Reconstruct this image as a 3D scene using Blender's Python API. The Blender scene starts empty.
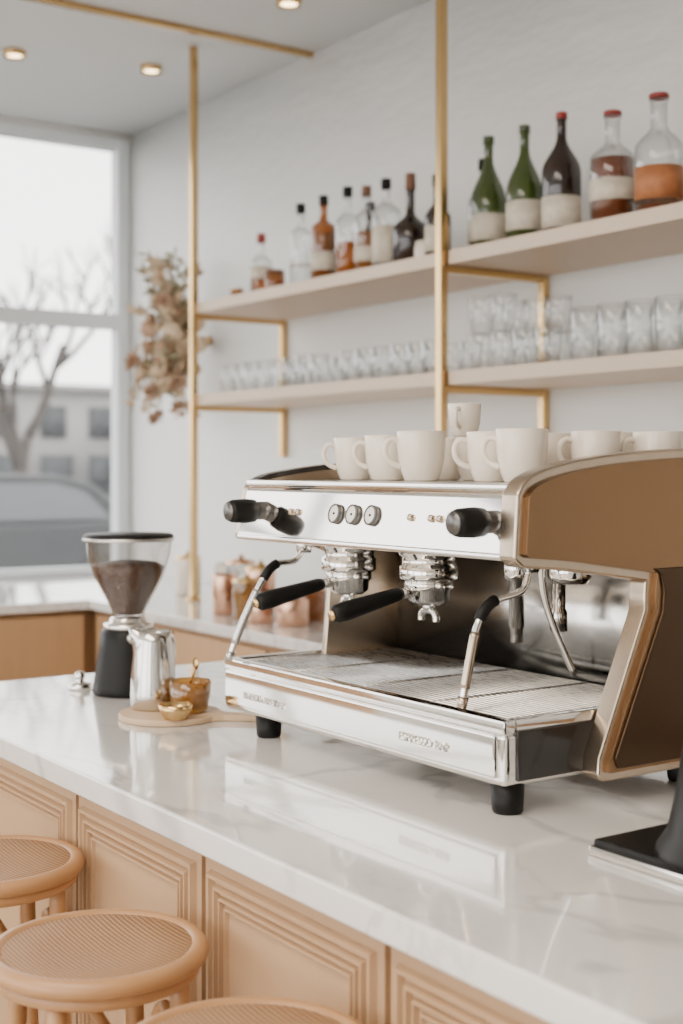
import bpy, bmesh, math, random
from mathutils import Vector, Matrix
random.seed(4)
C = bpy.context.scene.collection
CT = 1.0      # counter top height
CAMZ = 1.48

# ---------------------------------------------------------------- materials
def newmat(name):
    m = bpy.data.materials.new(name); m.use_nodes = True
    nt = m.node_tree; nt.nodes.clear()
    out = nt.nodes.new('ShaderNodeOutputMaterial')
    return m, nt, out

def pbr(name, col, rough=0.5, metal=0.0, var=0.0, vscale=5.0, bump=0.0, bscale=40.0, coat=0.0, emis=None, es=0.0, rvar=0.0, stretch=None, spec=0.5):
    m, nt, out = newmat(name)
    p = nt.nodes.new('ShaderNodeBsdfPrincipled')
    nt.links.new(p.outputs[0], out.inputs[0])
    p.inputs['Base Color'].default_value = (*col, 1)
    p.inputs['Roughness'].default_value = rough
    p.inputs['Metallic'].default_value = metal
    p.inputs['Coat Weight'].default_value = coat
    p.inputs['Specular IOR Level'].default_value = spec
    if emis:
        p.inputs['Emission Color'].default_value = (*emis, 1)
        p.inputs['Emission Strength'].default_value = es
    tc = nt.nodes.new('ShaderNodeTexCoord')
    vec = tc.outputs['Object']
    if stretch:
        mp = nt.nodes.new('ShaderNodeMapping'); mp.inputs['Scale'].default_value = stretch
        nt.links.new(vec, mp.inputs[0]); vec = mp.outputs[0]
    n = nt.nodes.new('ShaderNodeTexNoise'); n.inputs['Scale'].default_value = vscale
    n.inputs['Detail'].default_value = 5
    nt.links.new(vec, n.inputs['Vector'])
    if var > 0:
        mx = nt.nodes.new('ShaderNodeMix'); mx.data_type = 'RGBA'
        mx.inputs[6].default_value = (*[max(0, c*(1-var)) for c in col], 1)
        mx.inputs[7].default_value = (*[min(1, c*(1+var)) for c in col], 1)
        nt.links.new(n.outputs[0], mx.inputs[0]); nt.links.new(mx.outputs[2], p.inputs['Base Color'])
    if rvar > 0:
        mr = nt.nodes.new('ShaderNodeMapRange')
        mr.inputs['To Min'].default_value = max(0, rough-rvar); mr.inputs['To Max'].default_value = rough+rvar
        nt.links.new(n.outputs[0], mr.inputs[0]); nt.links.new(mr.outputs[0], p.inputs['Roughness'])
    if bump > 0:
        n2 = nt.nodes.new('ShaderNodeTexNoise'); n2.inputs['Scale'].default_value = bscale; n2.inputs['Detail'].default_value = 4
        nt.links.new(vec, n2.inputs['Vector'])
        b = nt.nodes.new('ShaderNodeBump'); b.inputs['Strength'].default_value = bump; b.inputs['Distance'].default_value = 0.01
        nt.links.new(n2.outputs[0], b.inputs['Height']); nt.links.new(b.outputs[0], p.inputs['Normal'])
    return m

def glassmat(name, tint=(0.97, 0.98, 0.98), edge=(0.75, 0.78, 0.8), refl=0.5, body=None, bodyf=0.0):
    m, nt, out = newmat(name)
    lw = nt.nodes.new('ShaderNodeLayerWeight'); lw.inputs['Blend'].default_value = 0.35
    mx = nt.nodes.new('ShaderNodeMix'); mx.data_type = 'RGBA'
    mx.inputs[6].default_value = (*tint, 1); mx.inputs[7].default_value = (*edge, 1)
    nt.links.new(lw.outputs['Facing'], mx.inputs[0])
    tr = nt.nodes.new('ShaderNodeBsdfTransparent'); nt.links.new(mx.outputs[2], tr.inputs[0])
    gl = nt.nodes.new('ShaderNodeBsdfGlossy'); gl.inputs['Roughness'].default_value = 0.04
    mr = nt.nodes.new('ShaderNodeMapRange'); mr.inputs['To Min'].default_value = 0.05; mr.inputs['To Max'].default_value = refl
    nt.links.new(lw.outputs['Facing'], mr.inputs[0])
    src = tr
    if body:
        df = nt.nodes.new('ShaderNodeBsdfDiffuse'); df.inputs[0].default_value = (*body, 1)
        m0 = nt.nodes.new('ShaderNodeMixShader'); m0.inputs[0].default_value = bodyf
        nt.links.new(tr.outputs[0], m0.inputs[1]); nt.links.new(df.outputs[0], m0.inputs[2]); src = m0
    ms = nt.nodes.new('ShaderNodeMixShader')
    nt.links.new(mr.outputs[0], ms.inputs[0]); nt.links.new(src.outputs[0], ms.inputs[1]); nt.links.new(gl.outputs[0], ms.inputs[2])
    nt.links.new(ms.outputs[0], out.inputs[0])
    return m

def marble():
    m, nt, out = newmat('marble')
    p = nt.nodes.new('ShaderNodeBsdfPrincipled'); nt.links.new(p.outputs[0], out.inputs[0])
    tc = nt.nodes.new('ShaderNodeTexCoord')
    mp = nt.nodes.new('ShaderNodeMapping'); mp.inputs['Rotation'].default_value = (0, 0, 0.5); mp.inputs['Scale'].default_value = (1, 1.8, 1)
    nt.links.new(tc.outputs['Object'], mp.inputs[0])
    def vein(scale, dist, width, seed):
        n = nt.nodes.new('ShaderNodeTexNoise'); n.noise_dimensions = '4D'; n.inputs['W'].default_value = seed
        n.inputs['Scale'].default_value = scale; n.inputs['Detail'].default_value = 4; n.inputs['Distortion'].default_value = dist
        nt.links.new(mp.outputs[0], n.inputs['Vector'])
        s = nt.nodes.new('ShaderNodeMath'); s.operation = 'SUBTRACT'; s.inputs[1].default_value = 0.5; nt.links.new(n.outputs[0], s.inputs[0])
        a = nt.nodes.new('ShaderNodeMath'); a.operation = 'ABSOLUTE'; nt.links.new(s.outputs[0], a.inputs[0])
        r = nt.nodes.new('ShaderNodeMapRange'); r.inputs['From Max'].default_value = width; r.inputs['To Min'].default_value = 1; r.inputs['To Max'].default_value = 0
        r.interpolation_type = 'SMOOTHSTEP'
        nt.links.new(a.outputs[0], r.inputs[0]); return r.outputs[0]
    v1 = vein(1.3, 1.2, 0.040, 1.0); v2 = vein(3.0, 0.8, 0.022, 5.3)
    n3 = nt.nodes.new('ShaderNodeTexNoise'); n3.inputs['Scale'].default_value = 1.7; nt.links.new(mp.outputs[0], n3.inputs['Vector'])
    r3 = nt.nodes.new('ShaderNodeMapRange'); r3.inputs['From Min'].default_value = 0.42; r3.inputs['From Max'].default_value = 0.62; nt.links.new(n3.outputs[0], r3.inputs[0])
    mu = nt.nodes.new('ShaderNodeMath'); mu.operation = 'MULTIPLY'; nt.links.new(v2, mu.inputs[0]); nt.links.new(r3.outputs[0], mu.inputs[1])
    h = nt.nodes.new('ShaderNodeMath'); h.operation = 'MULTIPLY'; h.inputs[1].default_value = 0.6; nt.links.new(mu.outputs[0], h.inputs[0])
    mx = nt.nodes.new('ShaderNodeMath'); mx.operation = 'MAXIMUM'; nt.links.new(v1, mx.inputs[0]); nt.links.new(h.outputs[0], mx.inputs[1])
    sc = nt.nodes.new('ShaderNodeMath'); sc.operation = 'MULTIPLY'; sc.inputs[1].default_value = 0.62; nt.links.new(mx.outputs[0], sc.inputs[0])
    c = nt.nodes.new('ShaderNodeMix'); c.data_type = 'RGBA'
    c.inputs[6].default_value = (0.77, 0.745, 0.71, 1); c.inputs[7].default_value = (0.45, 0.44, 0.43, 1)
    nt.links.new(sc.outputs[0], c.inputs[0]); nt.links.new(c.outputs[2], p.inputs['Base Color'])
    p.inputs['Roughness'].default_value = 0.12
    p.inputs['Coat Weight'].default_value = 0.7; p.inputs['Coat Roughness'].default_value = 0.04
    return m

def cane():
    m, nt, out = newmat('woven_cane')
    p = nt.nodes.new('ShaderNodeBsdfPrincipled'); nt.links.new(p.outputs[0], out.inputs[0]); p.inputs['Roughness'].default_value = 0.6
    tc = nt.nodes.new('ShaderNodeTexCoord')
    ws = []
    for i, d in enumerate(('X', 'Y')):
        w = nt.nodes.new('ShaderNodeTexWave'); w.bands_direction = d; w.inputs['Scale'].default_value = 50
        w.inputs['Distortion'].default_value = 0.15
        nt.links.new(tc.outputs['Object'], w.inputs['Vector']); ws.append(w)
    mu = nt.nodes.new('ShaderNodeMath'); mu.operation = 'MULTIPLY'
    nt.links.new(ws[0].outputs['Fac'], mu.inputs[0]); nt.links.new(ws[1].outputs['Fac'], mu.inputs[1])
    c = nt.nodes.new('ShaderNodeMix'); c.data_type = 'RGBA'
    c.inputs[6].default_value = (0.24, 0.115, 0.045, 1); c.inputs[7].default_value = (0.58, 0.36, 0.19, 1)
    nt.links.new(mu.outputs[0], c.inputs[0]); nt.links.new(c.outputs[2], p.inputs['Base Color'])
    b = nt.nodes.new('ShaderNodeBump'); b.inputs['Strength'].default_value = 0.6; b.inputs['Distance'].default_value = 0.003
    nt.links.new(mu.outputs[0], b.inputs['Height']); nt.links.new(b.outputs[0], p.inputs['Normal'])
    return m

M = {}
M['wall'] = pbr('wall_plaster', (0.80, 0.79, 0.76), 0.6, var=0.025, vscale=2, bump=0.8, bscale=4, stretch=(1, 1, 2.4))
M['ceil'] = pbr('ceiling_paint', (0.88, 0.875, 0.86), 0.8, var=0.01)
M['floor'] = pbr('floor_boards', (0.66, 0.57, 0.46), 0.45, var=0.1, vscale=3, stretch=(1, 8, 1))
M['marble'] = marble()
M['panel'] = pbr('tan_painted_wood', (0.45, 0.285, 0.16), 0.42, var=0.04, vscale=6, bump=0.03, bscale=60, stretch=(4, 4, 1))
M['panel2'] = pbr('oak_wood', (0.48, 0.29, 0.15), 0.5, var=0.1, vscale=4, stretch=(8, 8, 1))
M['shelf'] = pbr('pale_shelf_wood', (0.60, 0.47, 0.35), 0.45, var=0.05, vscale=5, stretch=(1, 8, 1))
M['brass'] = pbr('brass', (0.64, 0.43, 0.19), 0.25, 1.0, rvar=0.05)
M['chrome'] = pbr('polished_steel', (0.84, 0.81, 0.77), 0.07, 1.0, rvar=0.02, vscale=3)
M['steel'] = pbr('brushed_steel', (0.56, 0.54, 0.51), 0.28, 1.0, rvar=0.06, vscale=30, stretch=(1, 20, 20))
M['psteel'] = pbr('pitcher_steel', (0.66, 0.64, 0.61), 0.16, 1.0, rvar=0.03)
M['mirror'] = pbr('backsplash_steel', (0.66, 0.64, 0.61), 0.22, 1.0)
M['dsteel'] = pbr('dark_steel', (0.13, 0.125, 0.12), 0.35, 0.9)
M['champ'] = pbr('champagne_metal', (0.52, 0.42, 0.32), 0.25, 1.0, rvar=0.03)
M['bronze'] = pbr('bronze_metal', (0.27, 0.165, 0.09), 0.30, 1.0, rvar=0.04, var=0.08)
M['bronze_shade'] = pbr('shaded_bronze_metal', (0.085, 0.055, 0.035), 0.34, 1.0, rvar=0.04, var=0.08)  # same bronze, the panel's dark lower reflection put into the colour
M['black'] = pbr('black_plastic', (0.008, 0.0075, 0.007), 0.42, var=0.1, spec=0.18)
M['gblack'] = pbr('gloss_black', (0.02, 0.017, 0.015), 0.08)
M['mug'] = pbr('cream_ceramic', (0.75, 0.66, 0.55), 0.22, coat=0.3, var=0.01)
M['white'] = pbr('white_frame_paint', (0.62, 0.65, 0.67), 0.5, var=0.01)
M['label'] = pbr('paper_label', (0.60, 0.53, 0.42), 0.7, var=0.3, vscale=45)
M['labelo'] = pbr('orange_label', (0.38, 0.14, 0.05), 0.6, var=0.4, vscale=40)
M['red'] = pbr('red_cap', (0.26, 0.025, 0.02), 0.35, var=0.1)
M['cork'] = pbr('cork_brown', (0.16, 0.07, 0.04), 0.6, var=0.2)
M['glass'] = glassmat('clear_glass', (0.975, 0.98, 0.98), (0.66, 0.68, 0.68), refl=0.5)
M['pane'] = glassmat('window_glass', (0.98, 0.98, 0.98), (0.95, 0.95, 0.95), 0.10)
M['gamber'] = glassmat('amber_glass', (0.70, 0.36, 0.09), (0.34, 0.14, 0.03), 0.35, (0.36, 0.13, 0.03), 0.4)
M['ggold'] = glassmat('golden_glass', (0.86, 0.60, 0.22), (0.50, 0.28, 0.06), 0.5, (0.45, 0.25, 0.06), 0.3)
M['ggreen'] = glassmat('green_glass', (0.20, 0.28, 0.06), (0.05, 0.08, 0.02), 0.3, (0.06, 0.09, 0.018), 0.55)
M['gbrown'] = glassmat('brown_glass', (0.08, 0.03, 0.015), (0.02, 0.01, 0.008), 0.25, (0.022, 0.009, 0.006), 0.7)
M['liqamb'] = glassmat('amber_liquid', (0.80, 0.34, 0.06), (0.5, 0.17, 0.03), 0.1, (0.42, 0.15, 0.025), 0.5)
M['liqred'] = glassmat('dark_syrup', (0.40, 0.12, 0.04), (0.25, 0.06, 0.02), 0.1, (0.22, 0.055, 0.018), 0.6)
M['bean'] = pbr('roasted_beans', (0.07, 0.03, 0.017), 0.45, var=0.5, vscale=60, bump=0.8, bscale=90)
M['smoke'] = glassmat('hopper_glass', (0.93, 0.91, 0.89), (0.50, 0.48, 0.46), 0.4)
M['board'] = pbr('maple_board', (0.60, 0.42, 0.26), 0.5, var=0.1, vscale=4, stretch=(1, 12, 1))
M['rattan'] = pbr('bent_rattan', (0.42, 0.22, 0.095), 0.35, var=0.16, vscale=10, stretch=(1, 1, 6))
M['cane'] = cane()
M['copper'] = pbr('copper', (0.70, 0.43, 0.30), 0.25, 1.0, rvar=0.05)
M['dial'] = pbr('dial_white', (0.80, 0.77, 0.70), 0.4, var=0.02)
M['pampas'] = pbr('dried_pampas', (0.56, 0.43, 0.29), 0.9, var=0.2)
M['rose'] = pbr('dried_rose', (0.42, 0.27, 0.18), 0.9, var=0.25)
M['sage'] = pbr('dried_leaves', (0.30, 0.28, 0.18), 0.9, var=0.2)
M['stemm'] = pbr('dry_stem', (0.30, 0.20, 0.12), 0.8, var=0.1)
M['asph'] = pbr('asphalt', (0.14, 0.14, 0.145), 0.9, var=0.1, spec=.2)
M['carp'] = pbr('car_paint', (0.022, 0.023, 0.026), 0.5, spec=.3)
M['carg'] = pbr('car_glass', (0.08, 0.085, 0.095), 0.3, spec=.5)
M['bark'] = pbr('bark', (0.06, 0.05, 0.045), 0.95, var=0.2, spec=.1)
M['bldg'] = pbr('building_render', (0.26, 0.25, 0.24), 0.9, var=0.05, spec=.2)
M['bwin'] = pbr('building_window', (0.05, 0.055, 0.06), 0.6, spec=.2)
M['spot'] = pbr('spot_lens', (1, 0.8, 0.5), 0.5, emis=(1, 0.72, 0.38), es=9)

# ---------------------------------------------------------------- mesh helpers
def finish(bm, name, mats, parent=None, loc=(0, 0, 0), sharp=38, wn=False, rot=None):
    for e in bm.edges:
        if len(e.link_faces) == 2 and e.calc_face_angle(0) > math.radians(sharp): e.smooth = False
    for f in bm.faces: f.smooth = True
    me = bpy.data.meshes.new(name); bm.to_mesh(me); bm.free()
    if not isinstance(mats, (list, tuple)): mats = [mats]
    for mm in mats: me.materials.append(mm)
    return place(me, name, parent, loc, rot, wn)

def place(me, name, parent=None, loc=(0, 0, 0), rot=None, wn=False):
    o = bpy.data.objects.new(name, me); C.objects.link(o); o.location = loc
    if rot: o.rotation_euler = rot
    if parent:
        o.parent = parent
        if not parent.get('local'):
            o.matrix_parent_inverse = Matrix.Translation(-Vector(parent.location))
    if wn:
        md = o.modifiers.new('wn', 'WEIGHTED_NORMAL'); md.keep_sharp = True
    return o

def empty(name, loc=(0, 0, 0), rot=0.0, local=False):
    e = bpy.data.objects.new(name, None); C.objects.link(e); e.location = loc
    e.empty_display_size = 0.05
    if local: e['local'] = 1; e.rotation_euler = (0, 0, rot)
    return e

def addbox(bm, b):
    x0, x1, y0, y1, z0, z1 = b
    vs = [bm.verts.new(p) for p in [(x0,y0,z0),(x1,y0,z0),(x1,y1,z0),(x0,y1,z0),(x0,y0,z1),(x1,y0,z1),(x1,y1,z1),(x0,y1,z1)]]
    for f in [(0,3,2,1),(4,5,6,7),(0,1,5,4),(1,2,6,5),(2,3,7,6),(3,0,4,7)]:
        bm.faces.new([vs[i] for i in f])

def boxes(name, bl, mat, bevel=0.0, parent=None, segs=2, loc=(0,0,0)):
    bm = bmesh.new()
    for b in bl: addbox(bm, b)
    if bevel > 0:
        bmesh.ops.bevel(bm, geom=bm.edges[:], offset=bevel, segments=segs, profile=0.5, affect='EDGES', clamp_overlap=True)
    return finish(bm, name, mat, parent, wn=bevel > 0, loc=loc)

def box(name, b, mat, bevel=0.0, parent=None, segs=2): return boxes(name, [b], mat, bevel, parent, segs)

def prism(name, pts, a0, a1, mat, axis='X', bevel=0.0, parent=None, segs=3, loc=(0,0,0)):
    bm = bmesh.new()
    def P(u, v, a):
        return (a, u, v) if axis == 'X' else ((u, a, v) if axis == 'Y' else (u, v, a))
    A = [bm.verts.new(P(u, v, a0)) for u, v in pts]; B = [bm.verts.new(P(u, v, a1)) for u, v in pts]
    bm.faces.new(A); bm.faces.new(list(reversed(B)))
    n = len(pts)
    for i in range(n): bm.faces.new([A[i], B[i], B[(i+1) % n], A[(i+1) % n]])
    bmesh.ops.recalc_face_normals(bm, faces=bm.faces[:])
    if bevel > 0:
        es = [e for e in bm.edges if e.calc_face_angle(0) > math.radians(25)]
        bmesh.ops.bevel(bm, geom=es, offset=bevel, segments=segs, profile=0.5, affect='EDGES', clamp_overlap=True)
    return finish(bm, name, mat, parent, wn=True, loc=loc)

def inset_poly(pts, d):
    n = len(pts); area = sum(pts[i][0]*pts[(i+1)%n][1]-pts[(i+1)%n][0]*pts[i][1] for i in range(n))
    s = 1 if area > 0 else -1; out = []
    for i in range(n):
        p0, p1, p2 = Vector(pts[i-1]), Vector(pts[i]), Vector(pts[(i+1) % n])
        d1 = (p1-p0).normalized(); d2 = (p2-p1).normalized()
        n1 = Vector((-d1.y, d1.x))*s; n2 = Vector((-d2.y, d2.x))*s
        b = (n1+n2).normalized(); k = d/max(0.5, b.dot(n1)); out.append(tuple(p1+b*k))
    return out

def lathe_mesh(name, prof, mat, segs=40, mats=None):
    bm = bmesh.new(); rings = []
    for r, z in prof:
        if r < 1e-6: rings.append([bm.verts.new((0, 0, z))])
        else: rings.append([bm.verts.new((r*math.cos(2*math.pi*i/segs), r*math.sin(2*math.pi*i/segs), z)) for i in range(segs)])
    for a, b in zip(rings, rings[1:]):
        for i in range(segs):
            j = (i+1) % segs
            if len(a) == 1 and len(b) == 1: continue
            if len(a) == 1: bm.faces.new([a[0], b[j], b[i]])
            elif len(b) == 1: bm.faces.new([a[i], a[j], b[0]])
            else: bm.faces.new([a[i], a[j], b[j], b[i]])
    for e in bm.edges:
        if len(e.link_faces) == 2 and e.calc_face_angle(0) > math.radians(38): e.smooth = False
    for f in bm.faces: f.smooth = True
    me = bpy.data.meshes.new(name); bm.to_mesh(me); bm.free(); me.materials.append(mat); return me

def lathe(name, prof, mat, loc=(0,0,0), parent=None, segs=40, rot=None):
    return place(lathe_mesh(name, prof, mat, segs), name, parent, loc, rot)

def cr(pts, n=8):
    P = [Vector(p) for p in pts]; out = []
    for i in range(len(P)-1):
        p0 = P[max(0, i-1)]; p1 = P[i]; p2 = P[i+1]; p3 = P[min(len(P)-1, i+2)]
        for k in range(n):
            t = k/n
            out.append(0.5*((2*p1)+(-p0+p2)*t+(2*p0-5*p1+4*p2-p3)*t*t+(-p0+3*p1-3*p2+p3)*t**3))
    out.append(P[-1]); return out

def sweep_bm(bm, pts, rad, segs=14, closed=False):
    pts = [Vector(p) for p in pts]; n = len(pts)
    if not isinstance(rad, (list, tuple)): rad = [rad]*n
    prev = None; rings = []
    for i in range(n):
        if closed: t = (pts[(i+1) % n]-pts[i-1]).normalized()
        else: t = (pts[min(n-1, i+1)]-pts[max(0, i-1)]).normalized()
        if prev is None:
            u = t.orthogonal().normalized()
        else:
            u = (prev - t*prev.dot(t)).normalized()
        prev = u; v = t.cross(u)
        rings.append([bm.verts.new(pts[i]+(u*math.cos(2*math.pi*k/segs)+v*math.sin(2*math.pi*k/segs))*rad[i]) for k in range(segs)])
    m = n if closed else n-1
    for i in range(m):
        a, b = rings[i], rings[(i+1) % n]
        for k in range(segs):
            j = (k+1) % segs; bm.faces.new([a[k], a[j], b[j], b[k]])
    if not closed:
        bm.faces.new(list(reversed(rings[0]))); bm.faces.new(rings[-1])

def sweep(name, pts, rad, mat, parent=None, segs=14, closed=False, loc=(0,0,0)):
    bm = bmesh.new(); sweep_bm(bm, pts, rad, segs, closed); return finish(bm, name, mat, parent, loc=loc, sharp=50)

def rect_frame(bm, x0, x1, z0, z1, w, y0, y1):
    o = [(x0,z0),(x1,z0),(x1,z1),(x0,z1)]; i_ = [(x0+w,z0+w),(x1-w,z0+w),(x1-w,z1-w),(x0+w,z1-w)]
    c = w*0.3
    o2 = [(x0+c,z0+c),(x1-c,z0+c),(x1-c,z1-c),(x0+c,z1-c)]; i2 = [(x0+w-c,z0+w-c),(x1-w+c,z0+w-c),(x1-w+c,z1-w+c),(x0+w-c,z1-w+c)]
    L = [[bm.verts.new((x, y, z)) for x, z in q] for q, y in ((o, y1), (o2, y0), (i2, y0), (i_, y1))]
    for a, b in zip(L, L[1:]):
        for k in range(4):
            j = (k+1) % 4; bm.faces.new([a[k], a[j], b[j], b[k]])

# ---------------------------------------------------------------- room shell
YW = 2.76; XW = -5.68; CE = 3.01; YF = -3.6; XR = 3.2
box('floor', (XW, XR, YF, YW, -0.1, 0), M['floor'])
box('ceiling', (XW-0.2, XR+0.2, YF-0.2, YW+0.2, CE, CE+0.1), M['ceil'])
box('wall_back', (XW-0.2, XR+0.2, YW, YW+0.2, 0, CE), M['wall'])
boxes('wall_left', [(XW-0.2, XW, YF, YW, 0, 0.97), (XW-0.2, XW, YF, YW, 2.99, CE),
                    (XW-0.2, XW, YF, -3.0, 0.97, 2.99)], M['wall'])
box('wall_right', (XR, XR+0.2, YF, YW, 0, CE), M['wall'])
boxes('wall_front', [(XW, XW+0.4, YF-0.2, YF, 0, CE), (-2.7, -2.35, YF-0.2, YF, 0.3, 2.75), (0.4, 0.75, YF-0.2, YF, 0.3, 2.75), (XR-0.4, XR, YF-0.2, YF, 0, CE),
                     (XW+0.4, XR-0.4, YF-0.2, YF, 2.75, CE), (XW+0.4, XR-0.4, YF-0.2, YF, 0, 0.3)], M['wall'])
w1 = empty('window_1', (XW-0.1, 0, 2.0))
fr = []
for y in (-3.0, -1.15, 0.75, 2.695):
    fr.append((XW-0.09, XW-0.01, y, y+0.062, 0.98, 2.985))
for z0, z1 in ((0.972, 1.035), (2.115, 2.185), (2.935, 2.988)):
    fr.append((XW-0.085, XW-0.015, -3.0, 2.757, z0, z1))
boxes('frame', fr, M['white'], 0.006, w1)
box('glass_pane', (XW-0.055, XW-0.05, -2.95, 2.70, 1.0, 2.95), M['pane'], parent=w1)
box('trim_1', (XW-0.005, XW+0.03, -3.0, 2.755, 1.002, 1.022), M['white'], 0.004)
box('trim_2', (-4.195, -4.165, YF+0.1, YW, CE-0.018, CE+0.0), M['brass'], 0.003)
for (x, y) in ((-4.67, 2.35), (-4.78, 1.85), (-3.74, 2.38), (-2.7, 1.6), (-1.4, 0.9)):
    s = empty('ceiling_spotlight', (x, y, CE))
    lathe('ring', [(0.0, -0.002), (0.026, -0.002), (0.030, -0.02), (0.040, -0.022), (0.042, -0.012), (0.042, -0.001)], M['brass'], (x, y, CE), s)
    lathe('lens', [(0, -0.016), (0.028, -0.016)], M['spot'], (x, y, CE), s)

# ---------------------------------------------------------------- exterior
box('ground_street', (-90, XW-0.21, -40, 60, -0.12, -0.02), M['asph'])
bl = empty('street_building', (-52, 15, 0))
box('facade', (-56, -52, -5, 50, -0.02, 4.6), M['bldg'], parent=bl)
ws = []
for k in range(26):
    y = -4+k*2.1
    ws += [(-52.02, -51.9, y, y+1.1, 2.7, 4.0), (-52.02, -51.9, y, y+1.4, 0.4, 2.0)]
boxes('windows', ws, M['bwin'], parent=bl)
box('cornice', (-56, -51.7, -5, 50, 4.6, 4.9), M['bldg'], parent=bl)
b2 = empty('corner_building', (-48, 22, 0))
box('facade', (-51.5, -45, 25.5, 40, -0.02, 3.6), M['bldg'], parent=b2)
boxes('windows', [(-45.02, -44.9, 26+k*2.2, 27.3+k*2.2, 0.8, 3.0) for k in range(6)], M['bwin'], parent=b2)

def car(x, y0, flip=False):
    e = empty('parked_car', (x, y0+2.1, 0))
    L = [(0,0.35),(0.02,0.62),(0.10,0.78),(0.55,0.90),(1.1,0.96),(3.6,0.98),(4.05,0.94),(4.25,0.80),(4.3,0.5),(4.25,0.32),
         (3.85,0.28),(3.80,0.50),(3.62,0.64),(3.38,0.64),(3.20,0.50),(3.15,0.28),(1.15,0.28),(1.10,0.50),(0.92,0.64),(0.68,0.64),(0.50,0.50),(0.45,0.28)]
    prism('body', [(y0+u, v) for u, v in L], x-0.85, x+0.85, M['carp'], bevel=0.05, parent=e)
    G = [(1.1,0.95),(1.75,1.36),(2.1,1.42),(3.1,1.42),(3.45,1.34),(3.95,0.95)]
    prism('roof', [(y0+u, v) for u, v in G], x-0.68, x+0.68, M['carp'], bevel=0.06, parent=e)
    for sx in (-1, 1):
        for q in ([(1.42,1.0),(1.85,1.31),(2.35,1.34),(2.35,1.0)], [(2.43,1.0),(2.43,1.34),(3.05,1.34),(3.35,1.26),(3.62,1.0)]):
            prism('side_glass', [(y0+u, v) for u, v in q], x+sx*0.69-0.01, x+sx*0.69+0.01, M['carg'], parent=e)
        for wy in (0.8, 3.5):
            lathe('wheel', [(0, -0.1), (0.2, -0.1), (0.3, -0.1), (0.33, -0.06), (0.33, 0.06), (0.3, 0.1), (0.2, 0.1), (0.18, 0.08), (0, 0.09)], M['black'],
                  (x+sx*0.74, y0+wy, 0.31), e, rot=(0, math.pi/2, 0))
            lathe('hub', [(0, -0.105), (0.17, -0.105), (0.18, -0.09), (0.18, 0.09), (0.17, 0.105), (0, 0.105)], M['steel'],
                  (x+sx*0.74, y0+wy, 0.31), e, rot=(0, math.pi/2, 0))
    box('door_seam', (x-0.857, x+0.857, y0+2.38, y0+2.395, 0.4, 0.97), M['black'], parent=e)
car(-12.6, 1.95)
def tree(x, y, h, seed, maxlev=4):
    rnd = random.Random(seed); bm = bmesh.new()
    def br(p, d, l, r, lev):
        pts = [p]; q = p.copy(); dd = d.copy()
        for k in range(4):
            dd = (dd+Vector((rnd.uniform(-.18,.18), rnd.uniform(-.18,.18), rnd.uniform(-.02,.12)))).normalized()
            q = q+dd*l/4; pts.append(q.copy())
        sweep_bm(bm, pts, [r*(1-0.12*i) for i in range(5)], 5 if lev > 1 else 8)
        if lev < maxlev:
            for k in range(3 if lev < 4 else 2):
                s = pts[rnd.choice((2, 3, 4))]
                nd = (dd+Vector((rnd.uniform(-1,1), rnd.uniform(-1,1), rnd.uniform(-.3,.6)))*0.85).normalized()
                br(s, nd, l*rnd.uniform(.6,.8), r*0.58, lev+1)
    br(Vector((0, 0, -0.05)), Vector((0, 0, 1)), h*0.42, h*0.03, 0)
    return finish(bm, 'bare_tree', M['bark'], loc=(x, y, 0))
tree(-17.5, 6.8, 4.8, 3, 5); tree(-34, 17.2, 8.0, 8)

# ---------------------------------------------------------------- back counters
bc = empty('back_counter', (-2.5, 2.4, 0))
box('slab', (XW+0.02, 1.5, 2.06, YW-0.003, CT-0.035, CT), M['marble'], 0.004, bc)
box('slab_side', (XW+0.02, -4.59, -1.0, 2.058, CT-0.035, CT), M['marble'], 0.004, bc)
box('cabinet', (XW+0.03, 1.45, 2.10, YW-0.004, 0, CT-0.036), M['panel2'], parent=bc)
box('cabinet_side', (XW+0.03, -4.63, -0.95, 2.099, 0, CT-0.036), M['panel2'], parent=bc)
boxes('cabinet_doors', [(-4.58+k*0.6, -4.0+k*0.6, 2.082, 2.10, 0.1, 0.945) for k in range(10)], M['panel2'], 0.003, bc)
boxes('cabinet_doors_side', [(-4.63, -4.612, 2.05-0.6*(k+1)+0.02, 2.05-0.6*k, 0.1, 0.945) for k in range(5)], M['panel2'], 0.003, bc)

# ---------------------------------------------------------------- front counter
fc = empty('bar_counter', (-1.1, 1.3, 0))
ST = 0.040
box('marble_slab', (-2.95, 0.9, 0.88, 1.72, CT-ST, CT), M['marble'], 0.005, fc, 3)
box('cabinet', (-2.91, 0.86, 0.925, 1.68, 0, CT-ST-.001), M['panel'], parent=fc)
bm = bmesh.new()
for k in range(-2, 7):
    a = -2.072+0.425*k+0.006; b = a+0.413
    if a < -2.93: a = -2.905
    addbox(bm, (a, b, 0.909, 0.926, 0.05, 0.955))
    for ins, w, dy in ((0.014, 0.012, 0.009), (0.032, 0.008, 0.009), (0.046, 0.006, 0.008), (0.058, 0.006, 0.006)):
        rect_frame(bm, a+ins, b-ins, 0.05+ins, 0.945-ins*0.9, w, 0.909-dy, 0.909)
bmesh.ops.recalc_face_normals(bm, faces=bm.faces[:])
finish(bm, 'moulded_panels', M['panel'], fc)

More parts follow.
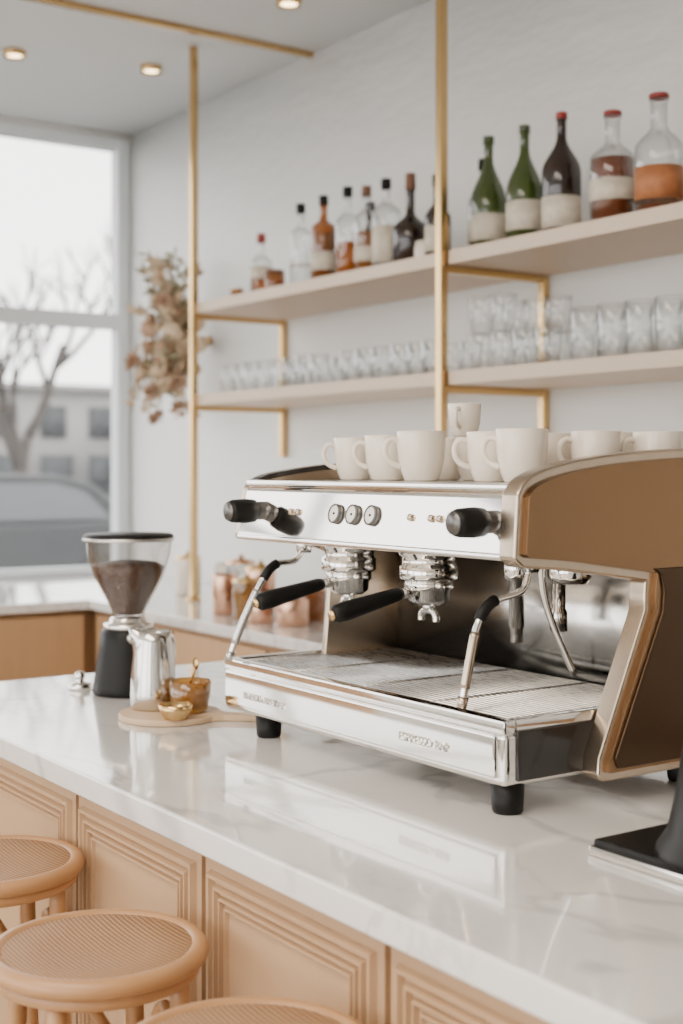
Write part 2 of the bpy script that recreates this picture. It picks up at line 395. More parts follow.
# ---------------------------------------------------------------- shelving
sh = empty('wall_shelving', (-2.9, 2.55, 1.9))
for zz in (2.042, 1.709):
    for (a, b) in ((-4.35, -2.94), (-2.91, -1.45), (-1.42, 0.0)):
        box('shelf_board', (a, b, 2.372, YW-0.002, zz, zz+0.039), M['shelf'], 0.003, sh)
for x in (-4.360, -2.930, -1.435):
    box('front_post', (x-0.013, x+0.013, 2.352, 2.378, CT+0.001, CE-0.001), M['brass'], 0.003, sh)
    box('wall_post', (x-0.013, x+0.013, YW-0.026, YW-0.001, 1.52, 2.042), M['brass'], 0.003, sh)
    for zz in (2.042, 1.709):
        box('bracket', (x-0.011, x+0.011, 2.378, YW-0.026, zz-0.022, zz-0.001), M['brass'], 0.002, sh)
    lathe('post_foot', [(0, 0), (0.03, 0), (0.03, 0.006), (0.018, 0.012), (0, 0.012)], M['brass'], (x, 2.365, CT+0.0005), sh)
SH1 = 2.0815; SH2 = 1.7485

def bottle(name, x, y, r, h, gm, nr=0.013, sh0=0.55, sh1=0.72, cap=None, caph=0.03, liq=None, lf=0.45, lab=None, l0=0.15, l1=0.45, z=SH1):
    e = empty(name, (x, y, z), rot=random.uniform(0, 6), local=True)
    p = [(0, 0.003), (r*0.8, 0.0), (r, 0.006), (r, h*sh0)]
    for k in range(1, 8):
        t = k/8; p.append((nr+(r-nr)*(0.5+0.5*math.cos(math.pi*t)), h*(sh0+(sh1-sh0)*t)))
    p += [(nr, h*sh1), (nr, h*0.94), (nr*1.2, h*0.945), (nr*1.2, h*0.965), (nr, h*0.97), (nr, h)]
    if not cap: p += [(nr*0.8, h), (0, h)]
    lathe('glass', p, gm, parent=e, segs=32)
    if liq:
        q = [(0, 0.006), (r*0.92, 0.006), (r*0.93, h*min(lf, sh0)), ]
        if lf > sh0: q.append((r*0.7, h*lf))
        q.append((0, q[-1][1]))
        lathe('liquid', q, liq, parent=e, segs=28)
    if lab:
        lathe('label', [(r*1.012, h*l0), (r*1.02, h*l0), (r*1.02, h*l1), (r*1.012, h*l1)], lab, parent=e, segs=32)
    if cap:
        lathe('cap', [(nr*1.2, h-caph), (nr*1.24, h-caph), (nr*1.24, h*1.0), (nr*1.1, h+0.002), (0, h+0.002)], cap, parent=e, segs=24)
    return e
B = bottle
B('liquor_bottle', -4.16, 2.53, 0.040, 0.235, M['glass'], cap=M['red'], liq=M['liqamb'], lf=0.38, lab=M['label'], l0=0.3, l1=0.5)
B('liquor_bottle', -3.90, 2.53, 0.037, 0.30, M['glass'], sh0=.66, sh1=.76, cap=M['black'], lab=M['label'], l0=.3, l1=.32)
B('liquor_bottle', -3.76, 2.53, 0.043, 0.305, M['gamber'], sh0=.64, sh1=.76, cap=M['black'], liq=M['liqred'], lf=.6, lab=M['label'], l0=.18, l1=.38)
B('liquor_bottle', -3.62, 2.53, 0.042, 0.31, M['glass'], sh0=.62, sh1=.76, cap=M['black'], liq=M['liqamb'], lf=.42)
B('liquor_bottle', -3.515, 2.53, 0.040, 0.295, M['glass'], sh0=.66, sh1=.76, cap=M['cork'], liq=M['liqamb'], lf=.5, lab=M['label'], l0=.18, l1=.34)
B('liquor_bottle', -3.41, 2.53, 0.045, 0.30, M['glass'], sh0=.66, sh1=.78, cap=M['black'], lab=M['label'], l0=.12, l1=.50)
B('liquor_bottle', -3.285, 2.53, 0.056, 0.295, M['gbrown'], sh0=.42, sh1=.60, cap=M['cork'], caph=.05)
B('liquor_bottle', -3.05, 2.62, 0.046, 0.305, M['glass'], sh0=.6, sh1=.74, cap=M['black'], liq=M['liqamb'], lf=.3, lab=M['label'], l0=.2, l1=.4)
B('liquor_bottle', -3.09, 2.48, 0.038, 0.25, M['gbrown'], sh0=.5, sh1=.7, lab=M['label'], l0=.1, l1=.4, cap=M['black'])
B('liquor_bottle', -3.66, 2.65, 0.036, 0.28, M['gbrown'], sh0=.62, sh1=.76, cap=M['black'])
B('wine_bottle', -2.935, 2.54, 0.050, 0.338, M['ggreen'], sh0=.46, sh1=.82, cap=M['ggreen'], caph=.02, lab=M['label'], l0=.12, l1=.34)
B('wine_bottle', -2.785, 2.54, 0.050, 0.338, M['ggreen'], sh0=.46, sh1=.82, cap=M['ggreen'], caph=.02, lab=M['label'], l0=.14, l1=.38)
B('wine_bottle', -2.640, 2.54, 0.052, 0.343, M['gbrown'], sh0=.54, sh1=.82, cap=M['red'], caph=.016, lab=M['label'], l0=.10, l1=.34)
B('syrup_bottle', -2.445, 2.53, 0.057, 0.303, M['glass'], nr=.019, sh0=.60, sh1=.76, cap=M['red'], caph=.010, liq=M['liqred'], lf=.60, lab=M['label'], l0=.24, l1=.42)
B('syrup_bottle', -2.290, 2.53, 0.058, 0.312, M['glass'], nr=.020, sh0=.58, sh1=.76, cap=M['red'], caph=.010, liq=M['liqred'], lf=.12, lab=M['labelo'], l0=.16, l1=.42)
B('syrup_bottle', -2.11, 2.53, 0.054, 0.295, M['gamber'], nr=.019, sh0=.56, sh1=.76, cap=M['red'], caph=.012, lab=M['label'], l0=.22, l1=.45)
def jar(name, x, y, z, r, h, m, lid, content=None):
    e = empty(name, (x, y, z), local=True)
    lathe('jar_body', [(0, 0.002), (r*.85, 0), (r, .006), (r, h*.82), (r*.85, h*.9), (r*.85, h*.93)], m, parent=e, segs=28)
    if content: lathe('contents', [(0, .005), (r*.9, .005), (r*.93, h*.6), (0, h*.62)], content, parent=e, segs=24)
    lathe('lid', [(r*.88, h*.86), (r*.92, h*.86), (r*.92, h), (r*.8, h*1.02), (0, h*1.02)], lid, parent=e, segs=28)
jar('spice_jar', -4.28, 2.50, SH1, .026, .05, M['gamber'], M['brass'], M['liqamb'])
jar('spice_jar', -4.21, 2.62, SH1, .026, .05, M['gamber'], M['brass'], M['liqamb'])
jar('spice_jar', -4.02, 2.50, SH1, .036, .085, M['gamber'], M['cork'], M['liqamb'])
jar('spice_jar', -3.175, 2.50, SH1, .032, .07, M['mug'], M['label'])

def glass_mesh(rb, rt, h):
    return lathe_mesh('tumbler', [(0, .004), (rb*.9, 0.001), (rb, .006), (rb+(rt-rb)*.5, h*.5), (rt, h-.001), (rt*.985, h), (rt*.96, h-.002)], M['glass'], 24)
g1 = glass_mesh(.030, .037, .10); g2 = glass_mesh(.034, .040, .135); g3 = glass_mesh(.030, .038, .10)
e = empty('drinking_glasses', (-3.6, 2.5, SH2))
for k in range(15):
    for j, y in enumerate((2.45, 2.57)):
        if random.random() < 0.1: continue
        place(g1, 'tumbler', e, (-4.26+k*.085+j*.03, y+random.uniform(-.01, .01), SH2))
e = empty('drinking_glasses', (-2.7, 2.5, SH2))
for k in range(4):
    for y in (2.45, 2.60):
        place(g3, 'tumbler', e, (-2.86+k*.088-(0.03 if y > 2.5 else 0), y, SH2))
        if k < 2 or y > 2.55 and k < 3: place(g3, 'tumbler', e, (-2.86+k*.088-(0.03 if y > 2.5 else 0), y, SH2+.101))
e = empty('drinking_glasses', (-2.2, 2.5, SH2))
for k in range(13):
    for y in (2.46, 2.58):
        place(g2, 'tumbler', e, (-2.47+k*.094-(.03 if y > 2.5 else 0), y, SH2))

# ---------------------------------------------------------------- dried flowers
def flowers():
    base = Vector((-4.95, 2.70, 2.01)); e = empty('dried_flower_bouquet', base)
    rnd = random.Random(9); st = bmesh.new(); lv = bmesh.new(); fl = bmesh.new(); pp = bmesh.new()
    def leaf(bm, p, d, l, w):
        d = d.normalized(); s = d.cross(Vector((rnd.uniform(-1,1), rnd.uniform(-1,1), rnd.uniform(-1,1)))).normalized()*w
        v = [bm.verts.new(q) for q in (p, p+d*l*.5+s, p+d*l, p+d*l*.5-s)]; bm.faces.new(v)
    for k in range(64):
        up = rnd.random()
        a = rnd.uniform(-1, 1)
        tip = base+Vector((a*.18, -rnd.uniform(.03, .24), (rnd.uniform(.05, .36) if up < .5 else -rnd.uniform(.05, .33))))
        mid = base+(tip-base)*.5+Vector((0, -.05, .03))
        pts = cr([base+Vector((0, -.01, 0)), mid, tip], 5)
        sweep_bm(st, pts, .0022, 4)
        kind = rnd.choice((0, 1, 1, 1, 2))
        for q in range(32 if kind else 18):
            t = rnd.uniform(.3, 1); p = pts[min(len(pts)-1, int(t*(len(pts)-1)))]
            d = Vector((rnd.uniform(-1,1), rnd.uniform(-1,.3), rnd.uniform(-.5,1)))
            if kind == 0: leaf(lv, p, d, rnd.uniform(.04,.07), .012)
            elif kind == 1: leaf(pp, p+d*.01, d+Vector((0,0,.6)), rnd.uniform(.03,.06), .009)
            else:
                leaf(fl, tip+d*.012, d, rnd.uniform(.025,.05), .014)
    for k in range(38):
        p = base+Vector((rnd.uniform(-.15,.15), -rnd.uniform(.03,.20), rnd.uniform(-.20,.12)))
        m = bmesh.ops.create_icosphere(fl if k % 3 == 0 else pp, subdivisions=2, radius=rnd.uniform(.02,.042))
        for v in m['verts']: v.co = v.co*(1+rnd.uniform(-.25,.25))+p
    finish(st, 'stems', M['stemm'], e); finish(lv, 'leaves', M['sage'], e); finish(fl, 'blooms', M['rose'], e); finish(pp, 'pampas', M['pampas'], e)
    lathe('wall_hook', [(0, 0), (.02, 0), (.02, .01), (.006, .015), (.006, .06), (0, .06)], M['brass'], (base.x, 2.7595, base.z), e, rot=(math.pi/2, 0, 0))
flowers()

# ---------------------------------------------------------------- espresso machine
em = empty('espresso_machine', (-1.785, 1.5, CT))
Z = CT
X0, X1, Y0 = -2.17, -1.40, 1.24
XH = -2.125        # left end of the upper head
DY = 0.02          # the head sits slightly back from the tray front
box('tray_base', (X0, X1, Y0, 1.61, Z+.040, Z+.117), M['chrome'], .010, em, 4)
boxes('tray_rim', [(X0, X1, Y0, Y0+.022, Z+.112, Z+.133), (X0, X0+.018, Y0+.02, 1.61, Z+.112, Z+.133), (X1-.018, X1, Y0+.02, 1.61, Z+.112, Z+.133)], M['chrome'], .004, em)
box('front_fascia', (X0+.012, X1-.014, Y0-.006, Y0+.01, Z+.052, Z+.112), M['chrome'], .004, em)
box('tray_floor', (X0+.018, X1-.018, Y0+.02, 1.60, Z+.1175, Z+.119), M['dsteel'], parent=em)
sl = [(X0+.022, X1-.022, Y0+.03+k*.0115, Y0+.0345+k*.0115, Z+.124, Z+.129) for k in range(29)]
sl += [(x-.004, x+.004, Y0+.025, 1.59, Z+.120, Z+.1295) for x in (X0+.026, -1.98, -1.785, -1.60, X1-.026)]
boxes('drip_grate', sl, M['steel'], parent=em)
box('tray_side_cover', (X1-.001, X1+.004, Y0+.022, 1.42, Z+.048, Z+.118), M['gblack'], .002, em)
for (x, y) in ((-2.07, 1.275), (-1.425, 1.268), (-2.06, 1.64), (-1.42, 1.62)):
    lathe('foot', [(0, 0), (.020, 0), (.022, .004), (.024, .041), (0, .041)], M['black'], (x, y, Z+.0005), em, 28)
box('rear_body', (XH, X1-.012, 1.615, 1.745, Z+.045, Z+.34), M['dsteel'], .006, em)
box('backsplash', (XH+.001, X1+.001, 1.606, 1.612, Z+.121, Z+.335), M['mirror'], parent=em)
TD = .017
hp = [(1.222,.358),(1.224,.366),(1.224+TD,.440),(1.224+TD+.008,.450),(1.30,.455),(1.715,.455),(1.715,.325),(1.56,.325),(1.50,.34),(1.30,.348),(1.235,.350)]
prism('head_housing', [(y+DY, Z+z) for y, z in hp], XH, X1, M['chrome'], bevel=.003, parent=em)
box('front_top_trim', (XH+.002, X1-.002, 1.238+DY, 1.262+DY, Z+.446, Z+.459), M['chrome'], .004, em)
box('front_lower_trim', (XH+.002, X1-.002, 1.219+DY, 1.228+DY, Z+.352, Z+.362), M['chrome'], .003, em)
box('cup_tray_mat', (XH+.01, X1-.01, 1.32, 1.73, Z+.4552, Z+.4575), M['steel'], parent=em)
boxes('cup_rail', [(XH+.005, X1-.005, 1.722, 1.73, Z+.49, Z+.50)]+[(x, x+.006, 1.722, 1.73, Z+.455, Z+.49) for x in (XH+.02, -1.9, -1.66, X1-.03)], M['chrome'], .002, em)
top = [tuple(v)[:2] for v in cr([(1.212,.445,0),(1.235,.468,0),(1.30,.487,0),(1.42,.502,0),(1.58,.510,0),(1.70,.505,0),(1.755,.485,0)], 5)]
prof = top+[(1.775,.44),(1.775,.05),(1.765,.036),(1.395,.036),(1.383,.045),(1.385,.07),(1.478,.275),(1.478,.300),(1.460,.316),(1.30,.338),(1.222,.345),(1.206,.357)]
prof = [(y+(DY if z > .3 and y < 1.6 else 0), z) for y, z in prof]
P3 = [(y, Z+z) for y, z in prof]
prism('side_panel_right', P3, X1+.002, X1+.036, M['champ'], bevel=.005, parent=em)
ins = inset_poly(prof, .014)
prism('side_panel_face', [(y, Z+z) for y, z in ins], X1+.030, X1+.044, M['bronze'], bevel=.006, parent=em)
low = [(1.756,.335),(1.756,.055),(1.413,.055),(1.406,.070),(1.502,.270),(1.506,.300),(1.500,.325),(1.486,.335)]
prism('side_panel_shade', [(y, Z+z) for y, z in low], X1+.042, X1+.048, M['bronze_shade'], bevel=.002, parent=em)  # added sheet, paints the darker reflection on the lower panel
topl = [tuple(v)[:2] for v in cr([(1.262,.444,0),(1.285,.462,0),(1.33,.474,0),(1.45,.488,0),(1.62,.494,0),(1.755,.485,0)], 5)]
profl = topl+[(1.775,.44),(1.775,.05),(1.765,.036),(1.44,.036),(1.43,.045),(1.43,.08),(1.45,.30),(1.44,.322),(1.38,.342),(1.248,.352),(1.245,.362),(1.249,.375)]
prism('side_panel_left', [(y, Z+z) for y, z in profl], XH-.016, XH-.001, M['champ'], bevel=.004, parent=em)
prism('side_panel_left_face', [(y, Z+z) for y, z in inset_poly(profl, .012)], XH-.022, XH-.014, M['gblack'], bevel=.002, parent=em)
prism('left_edge_cap', [(y, Z+z) for y, z in (topl[2:]+[(1.755,.475)]+[(y, z-.010) for y, z in reversed(topl[2:-2])])], XH-.018, XH+.010, M['gblack'], bevel=.002, parent=em)
TIL = math.atan2(TD, .074)
def face_y(z): return 1.224+DY+(z-.366)/(.074)*TD
def on_face(name, prof_, mat, x, z, off=0.0, segs=32):
    n = Vector((0, -math.cos(TIL), math.sin(TIL)))
    p = Vector((x, face_y(z), Z+z))+n*off
    return lathe(name, prof_, mat, p, em, segs, rot=(math.atan2(math.cos(TIL), math.sin(TIL)), 0, 0))
for x in (-1.824, -1.775, -1.724):
    on_face('gauge_rim', [(.0, .0), (.0165, 0), (.0165, .006), (.014, .008), (.0135, .005)], M['dsteel'], x, .405)
    on_face('gauge_dial', [(0, .0052), (.0138, .0052)], M['dial'], x, .405)
    on_face('gauge_needle', [(0, .0075), (.002, .0065), (.002, .005)], M['black'], x, .405)
for x in (-1.96, -1.938, -1.625, -1.575, -1.555):
    on_face('button', [(.0055, 0), (.0055, .004), (.004, .006), (0, .006)], M['champ'], x, .405, segs=20)
for x in (-2.045, -1.433):
    ky = 1.236+DY
    lathe('knob_collar', [(0, 0), (.016, 0), (.016, .018), (.013, .022), (.013, .026), (0, .026)], M['dsteel'], (x, ky, Z+.405), em, 28, rot=(math.pi/2, 0, 0))
    lathe('steam_knob', [(0, .022), (.014, .022), (.020, .028), (.0215, .044), (.020, .070), (.0175, .077), (.012, .079), (0, .078)], M['black'], (x, ky, Z+.405), em, 28, rot=(math.pi/2, 0, 0))
    lathe('knob_ring', [(.0135, .0775), (.016, .0775), (.016, .080), (0, .0805)], M['dsteel'], (x, ky, Z+.405), em, 28, rot=(math.pi/2, 0, 0))
def group(x, y):
    lathe('group_head', [(0, .352), (.052, .352), (.052, .335), (.046, .33), (.046, .318), (.050, .315), (.050, .296), (.047, .292), (.040, .290), (0, .290)], M['chrome'], (x, y, Z), em, 44)
    lathe('portafilter', [(0, .294), (.041, .294), (.042, .278), (.037, .274), (.036, .258), (.026, .250), (0, .250)], M['chrome'], (x, y, Z), em, 40)
    sweep('portafilter_ear', [(x-.048, y-.01, Z+.284), (x+.048, y-.01, Z+.284)], .006, M['chrome'], em, 10)
    sweep('portafilter_neck', [(x, y-.03, Z+.275), (x, y-.062, Z+.270)], [.010, .0085], M['chrome'], em, 16)
    hpz = [(x, y-.058, Z+.271), (x, y-.066, Z+.270), (x, y-.085, Z+.266), (x, y-.13, Z+.257), (x, y-.17, Z+.249), (x, y-.190, Z+.245), (x, y-.197, Z+.2435)]
    sweep('portafilter_handle', hpz, [.0095, .0115, .0125, .0145, .0165, .0150, .009], M['black'], em, 20)
    sweep('handle_tip', [(x, y-.196, Z+.244), (x, y-.2005, Z+.243)], [.0095, .008], M['brass'], em, 16)
    sweep('spout_block', [(x, y, Z+.252), (x, y, Z+.240)], [.011, .010], M['chrome'], em, 16)
    for s in (-1, 1):
        sweep('spout', cr([(x, y, Z+.240), (x+s*.012, y, Z+.239), (x+s*.019, y, Z+.232), (x+s*.020, y, Z+.222)], 5), .0065, M['chrome'], em, 12)
group(-2.035, 1.425); group(-1.80, 1.425)
lathe('water_tap', [(0, .345), (.020, .345), (.020, .31), (.012, .305), (.012, .235), (.010, .232), (.010, .21), (0, .21)], M['chrome'], (-1.575, 1.42, Z), em, 28)
lathe('water_tap_housing', [(0, .345), (.034, .345), (.034, .315), (.028, .305), (0, .305)], M['chrome'], (-1.50, 1.46, Z), em, 32)
lathe('drain_tube', [(0, .345), (.011, .345), (.011, .26), (.014, .255), (.014, .225), (0, .225)], M['chrome'], (-1.555, 1.49, Z), em, 24)
def wand(pts, tipcol):
    c = cr(pts, 8)
    sweep('wand_ball', [(pts[0][0], pts[0][1], Z+.352), (pts[0][0], pts[0][1], Z+.325)], [.017, .013], M['chrome'], em, 20)
    sweep('steam_wand', c, .0055, M['chrome'], em, 14)
    k = len(c); g0, g1_ = int(k*.38), int(k*.60)
    sweep('wand_grip', c[g0:g1_], .0088, M['black'], em, 14)
    sweep('wand_sleeve', c[int(k*.64):int(k*.95)], .0072, tipcol, em, 14)
    sweep('wand_tip', [c[-2], c[-1]+(c[-1]-c[-2]).normalized()*.012], [.008, .007], tipcol, em, 14)
wand([(-2.085, 1.36, Z+.345), (-2.09, 1.345, Z+.312), (-2.09, 1.30, Z+.305), (-2.09, 1.272, Z+.275), (-2.105, 1.245, Z+.21), (-2.12, 1.225, Z+.145)], M['steel'])
wand([(-1.50, 1.38, Z+.345), (-1.50, 1.365, Z+.300), (-1.50, 1.305, Z+.285), (-1.50, 1.278, Z+.255), (-1.50, 1.262, Z+.20), (-1.50, 1.250, Z+.148)], M['champ'])
sweep('hot_water_wand', cr([(-1.52, 1.42, Z+.34), (-1.525, 1.43, Z+.29), (-1.52, 1.445, Z+.24), (-1.50, 1.47, Z+.165)], 6), .0055, M['chrome'], em, 12)
def text(body, x, z, size, ext=.0010):
    cu = bpy.data.curves.new('lettering', 'FONT'); cu.body = body; cu.size = size; cu.extrude = ext; cu.align_x = 'CENTER'
    t = bpy.data.objects.new('tmp', cu); C.objects.link(t)
    bpy.context.view_layer.update()
    me = bpy.data.meshes.new_from_object(t.evaluated_get(bpy.context.evaluated_depsgraph_get()))
    bpy.data.objects.remove(t); me.materials.clear(); me.materials.append(M['steel'])
    o = place(me, 'lettering', em, (x, Y0-.0066, z), (math.pi/2, 0, 0))
text('BARISTA BREWER', -2.02, Z+.070, .0175); text('ESPRESSO BAR', -1.57, Z+.072, .019)

# ---------------------------------------------------------------- mugs
mug_me = lathe_mesh('mug_body', [(0, .004), (.022, .004), (.026, 0), (.029, .003), (.034, .015), (.039, .035), (.0415, .06), (.042, .084), (.0415, .0855), (.039, .084), (.0375, .06), (.035, .035), (.029, .012), (0, .009)], M['mug'], 40)
bm = bmesh.new()
sweep_bm(bm, cr([(.036, 0, .068), (.050, 0, .072), (.060, 0, .064), (.062, 0, .048), (.054, 0, .033), (.036, 0, .024)], 5), .005, 12)
for f in bm.faces: f.smooth = True
hm = bpy.data.meshes.new('mug_handle'); bm.to_mesh(hm); bm.free(); hm.materials.append(M['mug'])
def mug(x, y, z, ang, s=1.0, tilt=None):
    e = empty('coffee_mug', (x, y, z), rot=math.radians(ang), local=True); e.scale = (s, s, s)
    if tilt: e.rotation_euler = tilt
    place(mug_me, 'mug_body', e); place(hm, 'mug_handle', e)
MZ = Z+.458
L_ = -125   # handle towards the window side
for (x, y, a, s) in ((-2.01, 1.42, L_, .90), (-1.912, 1.42, L_-10, .93), (-1.795, 1.405, L_+5, .98), (-1.635, 1.42, L_, .93), (-1.535, 1.395, L_-15, .95),
                  (-2.07, 1.52, L_, .84), (-1.985, 1.53, L_+10, .86), (-1.715, 1.50, L_+180, .92), (-1.585, 1.50, L_, .90), (-1.495, 1.51, L_+8, .92),
                  (-1.895, 1.54, L_-20, .88), (-1.80, 1.53, 80, .88), (-1.56, 1.62, L_, .92), (-1.46, 1.61, L_+10, .92), (-1.67, 1.62, L_, .90), (-2.04, 1.63, 20, .8),
                  (-1.78, 1.63, 100, .9)):
    mug(x, y, MZ, a, s)
mug(-1.85, 1.545, MZ+.0760, -60, .70)

# ---------------------------------------------------------------- grinder left
gx, gy = -2.64, 1.275
gr = empty('coffee_grinder', (gx, gy, Z))
lathe('body', [(0, 0), (.074, 0), (.077, .006), (.074, .02), (.068, .06), (.062, .10), (.059, .132), (.052, .140), (0, .140)], M['black'], (gx, gy, Z+.001), gr, 44)
lathe('collar', [(.05, .138), (.053, .140), (.053, .150), (.040, .152), (.040, .160), (.034, .164), (0, .164)], M['chrome'], (gx, gy, Z), gr, 40)
lathe('hopper', [(.033, .160), (.036, .178), (.050, .205), (.074, .25), (.088, .295), (.092, .326)], M['smoke'], (gx, gy, Z), gr, 48)
lathe('beans', [(0, .166), (.030, .170), (.034, .180), (.047, .206), (.070, .25), (.077, .270), (.06, .279), (.03, .283), (0, .285)], M['bean'], (gx, gy, Z), gr, 40)
lathe('lid', [(0, .326), (.094, .326), (.096, .329), (.096, .336), (.091, .340), (.03, .343), (.0, .343)], M['black'], (gx, gy, Z), gr, 48)
lathe('lid_band', [(.0965, .325), (.0975, .326), (.0975, .331), (.0965, .332)], M['steel'], (gx, gy, Z), gr, 48)
d = Vector((.95, -.3, 0))
lathe('dial', [(0, 0), (.012, 0), (.012, .012), (.009, .015), (0, .015)], M['steel'], Vector((gx, gy, Z+.124))+d*.055, gr, 24, rot=(math.pi/2, 0, math.atan2(d.y, d.x)+math.pi/2))
box('spout', (gx-.015, gx+.015, gy+.05, gy+.085, Z+.085, Z+.12), M['black'], .005, gr)
tx, ty = -2.745, 1.21
ta = empty('coffee_tamper', (tx, ty, Z))
lathe('base', [(0, 0), (.024, 0), (.025, .003), (.025, .012), (.010, .016), (.007, .02), (0, .02)], M['chrome'], (tx, ty, Z+.0005), ta)
lathe('handle', [(.007, .019), (.011, .024), (.012, .032), (.008, .038), (0, .040)], M['chrome'], (tx, ty, Z), ta)

# ---------------------------------------------------------------- serving board + things on it
bd = empty('serving_board', (-2.3, 1.22, Z))
ang = math.atan2(.70, .71)
bx, by = -2.335, 1.215
pts = []
for k in range(40):
    a = 2*math.pi*k/40
    if abs(math.atan2(math.sin(a), math.cos(a))) < .26: continue
    pts.append((.098*math.cos(a), .098*math.sin(a)))
hd = [(.112, -.018), (.17, -.014), (.182, -.016), (.190, 0), (.182, .016), (.17, .014), (.112, .018)]
pts = pts + hd
rp = [(bx+u*math.cos(ang)-v*math.sin(ang), by+u*math.sin(ang)+v*math.cos(ang)) for u, v in pts]
prism('board', rp, Z+.0005, Z+.012, M['board'], axis='Z', bevel=.002, parent=bd)
ZB = Z+.0125
px, py = -2.385, 1.205
mp_ = empty('milk_pitcher', (px, py, ZB))
bm = bmesh.new(); segs = 48; rings = []
pr = [(.0, .001), (.040, .0), (.044, .004), (.045, .03), (.043, .07), (.038, .105), (.034, .128), (.035, .150), (.0335, .150), (.0325, .128), (.036, .10), (.042, .06), (.042, .006), (0, .005)]
sd = math.radians(-105)
for r, z in pr:
    if r == 0: rings.append([bm.verts.new((0, 0, z))]); continue
    rg = []
    for i in range(segs):
        a = 2*math.pi*i/segs; da = math.atan2(math.sin(a-sd), math.cos(a-sd))
        k = math.exp(-(da/.33)**2)*max(0, (z-.10)/.048)
        rr = r+k*.014; rg.append(bm.verts.new((rr*math.cos(a), rr*math.sin(a), z+k*.008)))
    rings.append(rg)
for a, b in zip(rings, rings[1:]):
    for i in range(segs):
        j = (i+1) % segs
        if len(a) == 1: bm.faces.new([a[0], b[j], b[i]])
        elif len(b) == 1: bm.faces.new([a[i], a[j], b[0]])
        else: bm.faces.new([a[i], a[j], b[j], b[i]])
finish(bm, 'pitcher_body', M['psteel'], mp_, loc=(px, py, ZB))
hd = Vector((math.cos(math.radians(115)), math.sin(math.radians(115)), 0))
def hp2(r, z): return Vector((px, py, ZB+z))+hd*r
sweep('pitcher_handle', cr([hp2(.034, .132), hp2(.055, .135), hp2(.064, .115), hp2(.063, .07), hp2(.055, .04), hp2(.043, .035)], 6), .0045, M['chrome'], mp_, 12)
cx, cy = -2.31, 1.245
ac = empty('gold_cup', (cx, cy, ZB))
lathe('cup', [(0, .004), (.026, .0), (.033, .004), (.039, .03), (.041, .060), (.0395, .060), (.037, .03), (.031, .01), (0, .008)], M['ggold'], (cx, cy, ZB), ac)
lathe('drink', [(0, .012), (.030, .012), (.036, .030), (.037, .040), (0, .040)], M['liqamb'], (cx, cy, ZB), ac)
sweep('spoon', cr([(cx-.01, cy, ZB+.042), (cx, cy+.005, ZB+.066), (cx+.004, cy+.008, ZB+.085)], 4), .003, M['brass'], ac, 10)
bm = bmesh.new(); bmesh.ops.create_uvsphere(bm, u_segments=16, v_segments=10, radius=.011)
for v in bm.verts: v.co.z *= 1.1; v.co.y *= .4
finish(bm, 'spoon_end', M['brass'], ac, loc=(cx+.005, cy+.010, ZB+.092))
jx, jy = -2.255, 1.185
jg = empty('brass_jigger', (jx, jy, ZB))
lathe('bowl', [(0, .002), (.020, 0), (.022, .003), (.030, .016), (.032, .028), (.030, .028), (.027, .016), (.018, .006), (0, .005)], M['brass'], (jx, jy, ZB), jg)

# ---------------------------------------------------------------- items on back counter
def mugcan(name, x, y, r, h, m, lid=None):
    e = empty(name, (x, y, CT+.0005), local=True)
    lathe('body', [(0, .003), (r*.9, 0), (r, .005), (r, h*.93), (r*.97, h), (r*.92, h), (r*.93, .01), (0, .008)], m, parent=e)
    if lid:
        lathe('lid', [(r*1.02, h*.97), (r*1.03, h), (r*.9, h*1.05), (r*.2, h*1.08), (r*.2, h*1.16), (0, h*1.17)], lid, parent=e)
mugcan('copper_canister', -3.90, 2.23, .042, .13, M['copper'])
mugcan('glass_canister', -3.98, 2.34, .05, .16, M['glass'], M['copper'])
mugcan('copper_canister', -3.82, 2.32, .05, .15, M['copper'], M['brass'])
mugcan('glass_canister', -3.74, 2.22, .045, .12, M['ggold'], M['brass'])
mugcan('ceramic_canister', -4.56, 2.45, .05, .14, M['mug'], M['brass'])
mugcan('ceramic_canister', -4.46, 2.56, .045, .12, M['mug'])
mugcan('glass_canister', -3.58, 2.36, .05, .10, M['gamber'], M['copper'])
mugcan('copper_canister', -3.50, 2.24, .05, .075, M['copper'], M['copper'])
mugcan('copper_canister', -3.62, 2.20, .04, .06, M['copper'])

# ---------------------------------------------------------------- black grinder on the right
kg = empty('electric_grinder', (-1.02, 1.31, Z))
box('base_plate', (-1.205, -.90, 1.212, 1.405, Z+.010, Z+.022), M['black'], .004, kg)
box('base_trim', (-1.209, -.896, 1.208, 1.409, Z+.001, Z+.013), M['chrome'], .003, kg)
lathe('body', [(0, .022), (.112, .022), (.110, .03), (.097, .05), (.088, .09), (.082, .13), (.060, .24), (.050, .27), (0, .27)], M['black'], (-1.04, 1.307, Z), kg)
lathe('hopper', [(.035, .27), (.06, .33), (.07, .40)], M['smoke'], (-1.04, 1.307, Z), kg)
lathe('lid', [(0, .40), (.073, .40), (.073, .41), (0, .415)], M['black'], (-1.04, 1.307, Z), kg)

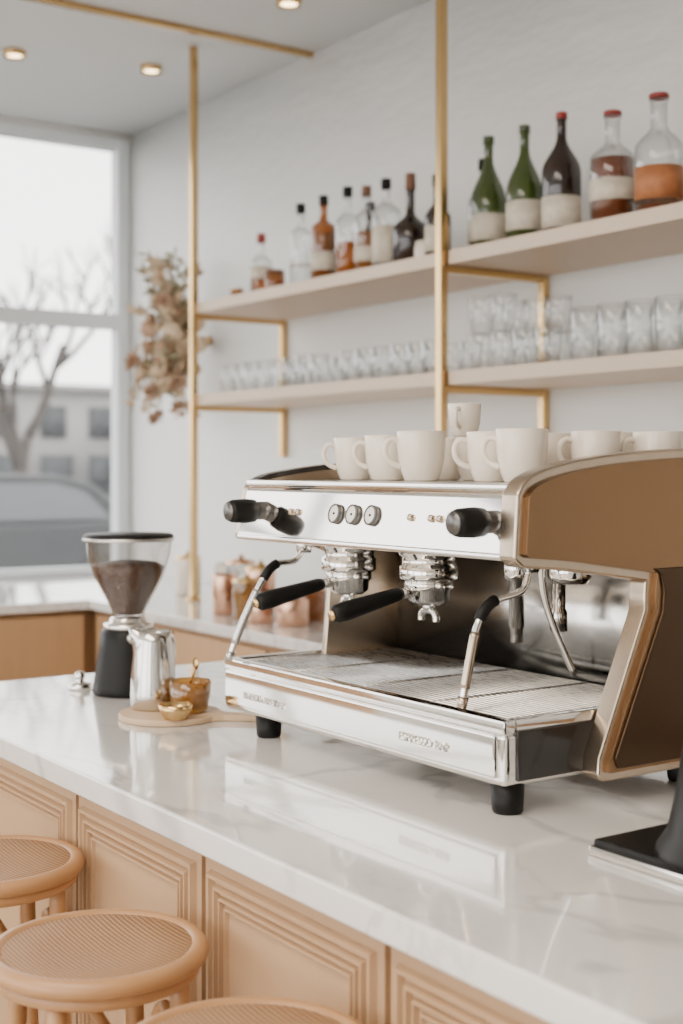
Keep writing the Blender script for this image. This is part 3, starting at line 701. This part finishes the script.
# ---------------------------------------------------------------- stools
def stool(x, y, zs=.872, R=.142):
    e = empty('rattan_bar_stool', (x, y, 0), local=True)
    n = 64
    def circ(r, z): return [(r*math.cos(2*math.pi*k/n), r*math.sin(2*math.pi*k/n), z) for k in range(n)]
    sweep('seat_rim', circ(R-.012, zs-.013), .0125, M['rattan'], e, 16, True)
    sweep('seat_rim_lower', circ(R-.020, zs-.032), .010, M['rattan'], e, 14, True)
    lathe('seat_weave', [(0, zs-.014), (R*.5, zs-.010), (R-.022, zs-.004), (R-.014, zs-.009), (R-.03, zs-.03), (0, zs-.03)], M['cane'], parent=e, segs=64)
    for k in range(4):
        a = math.radians(40+90*k); c, s = math.cos(a), math.sin(a)
        sweep('leg', cr([((R-.03)*c, (R-.03)*s, zs-.035), ((R-.015)*c, (R-.015)*s, .55), ((R+.04)*c, (R+.04)*s, .012)], 6), .013, M['rattan'], e, 12)
        a2 = a+math.pi/2; c2, s2 = math.cos(a2), math.sin(a2)
        r1 = R-.014
        sweep('brace', cr([(r1*c, r1*s, .62), ((R-.05)*math.cos(a+math.pi/4), (R-.05)*math.sin(a+math.pi/4), zs-.10), (r1*c2, r1*s2, .62)], 7), .008, M['rattan'], e, 10)
    sweep('foot_ring', circ(R+.014, .28), .010, M['rattan'], e, 12, True)
stool(-2.055, .758); stool(-1.612, .735); stool(-1.235, .732)

# ---------------------------------------------------------------- light
w = bpy.data.worlds.new('World'); bpy.context.scene.world = w; w.use_nodes = True
nt = w.node_tree; nt.nodes.clear()
bg = nt.nodes.new('ShaderNodeBackground'); wo = nt.nodes.new('ShaderNodeOutputWorld'); nt.links.new(bg.outputs[0], wo.inputs[0])
bg.inputs[0].default_value = (1.0, 0.985, 0.965, 1); bg.inputs[1].default_value = 5.8
def area(name, loc, rot, sx, sy_, power, col):
    l = bpy.data.lights.new(name, 'AREA'); l.shape = 'RECTANGLE'; l.size = sx; l.size_y = sy_; l.energy = power; l.color = col
    o = bpy.data.objects.new(name, l); C.objects.link(o); o.location = loc; o.rotation_euler = rot; return o
area('added_fill_light', (-1.0, -0.4, CE-.06), (0, 0, 0), 2.6, 1.2, 80, (1, .88, .74))  # added fill light below the ceiling, no fixture; brightens the interior

# ---------------------------------------------------------------- camera
cam = bpy.data.cameras.new('camera'); co = bpy.data.objects.new('camera', cam); C.objects.link(co)
cam.sensor_fit = 'VERTICAL'; cam.sensor_height = 36; cam.lens = 47.74; cam.shift_y = -44/1024
co.location = (0, 0, CAMZ)
yaw = math.atan2(.569, -.822)
co.rotation_euler = (math.pi/2, 0, yaw-math.pi/2)
cam.dof.use_dof = True; cam.dof.focus_distance = 2.1; cam.dof.aperture_fstop = 3.2
cam.clip_start = .02
bpy.context.scene.camera = co
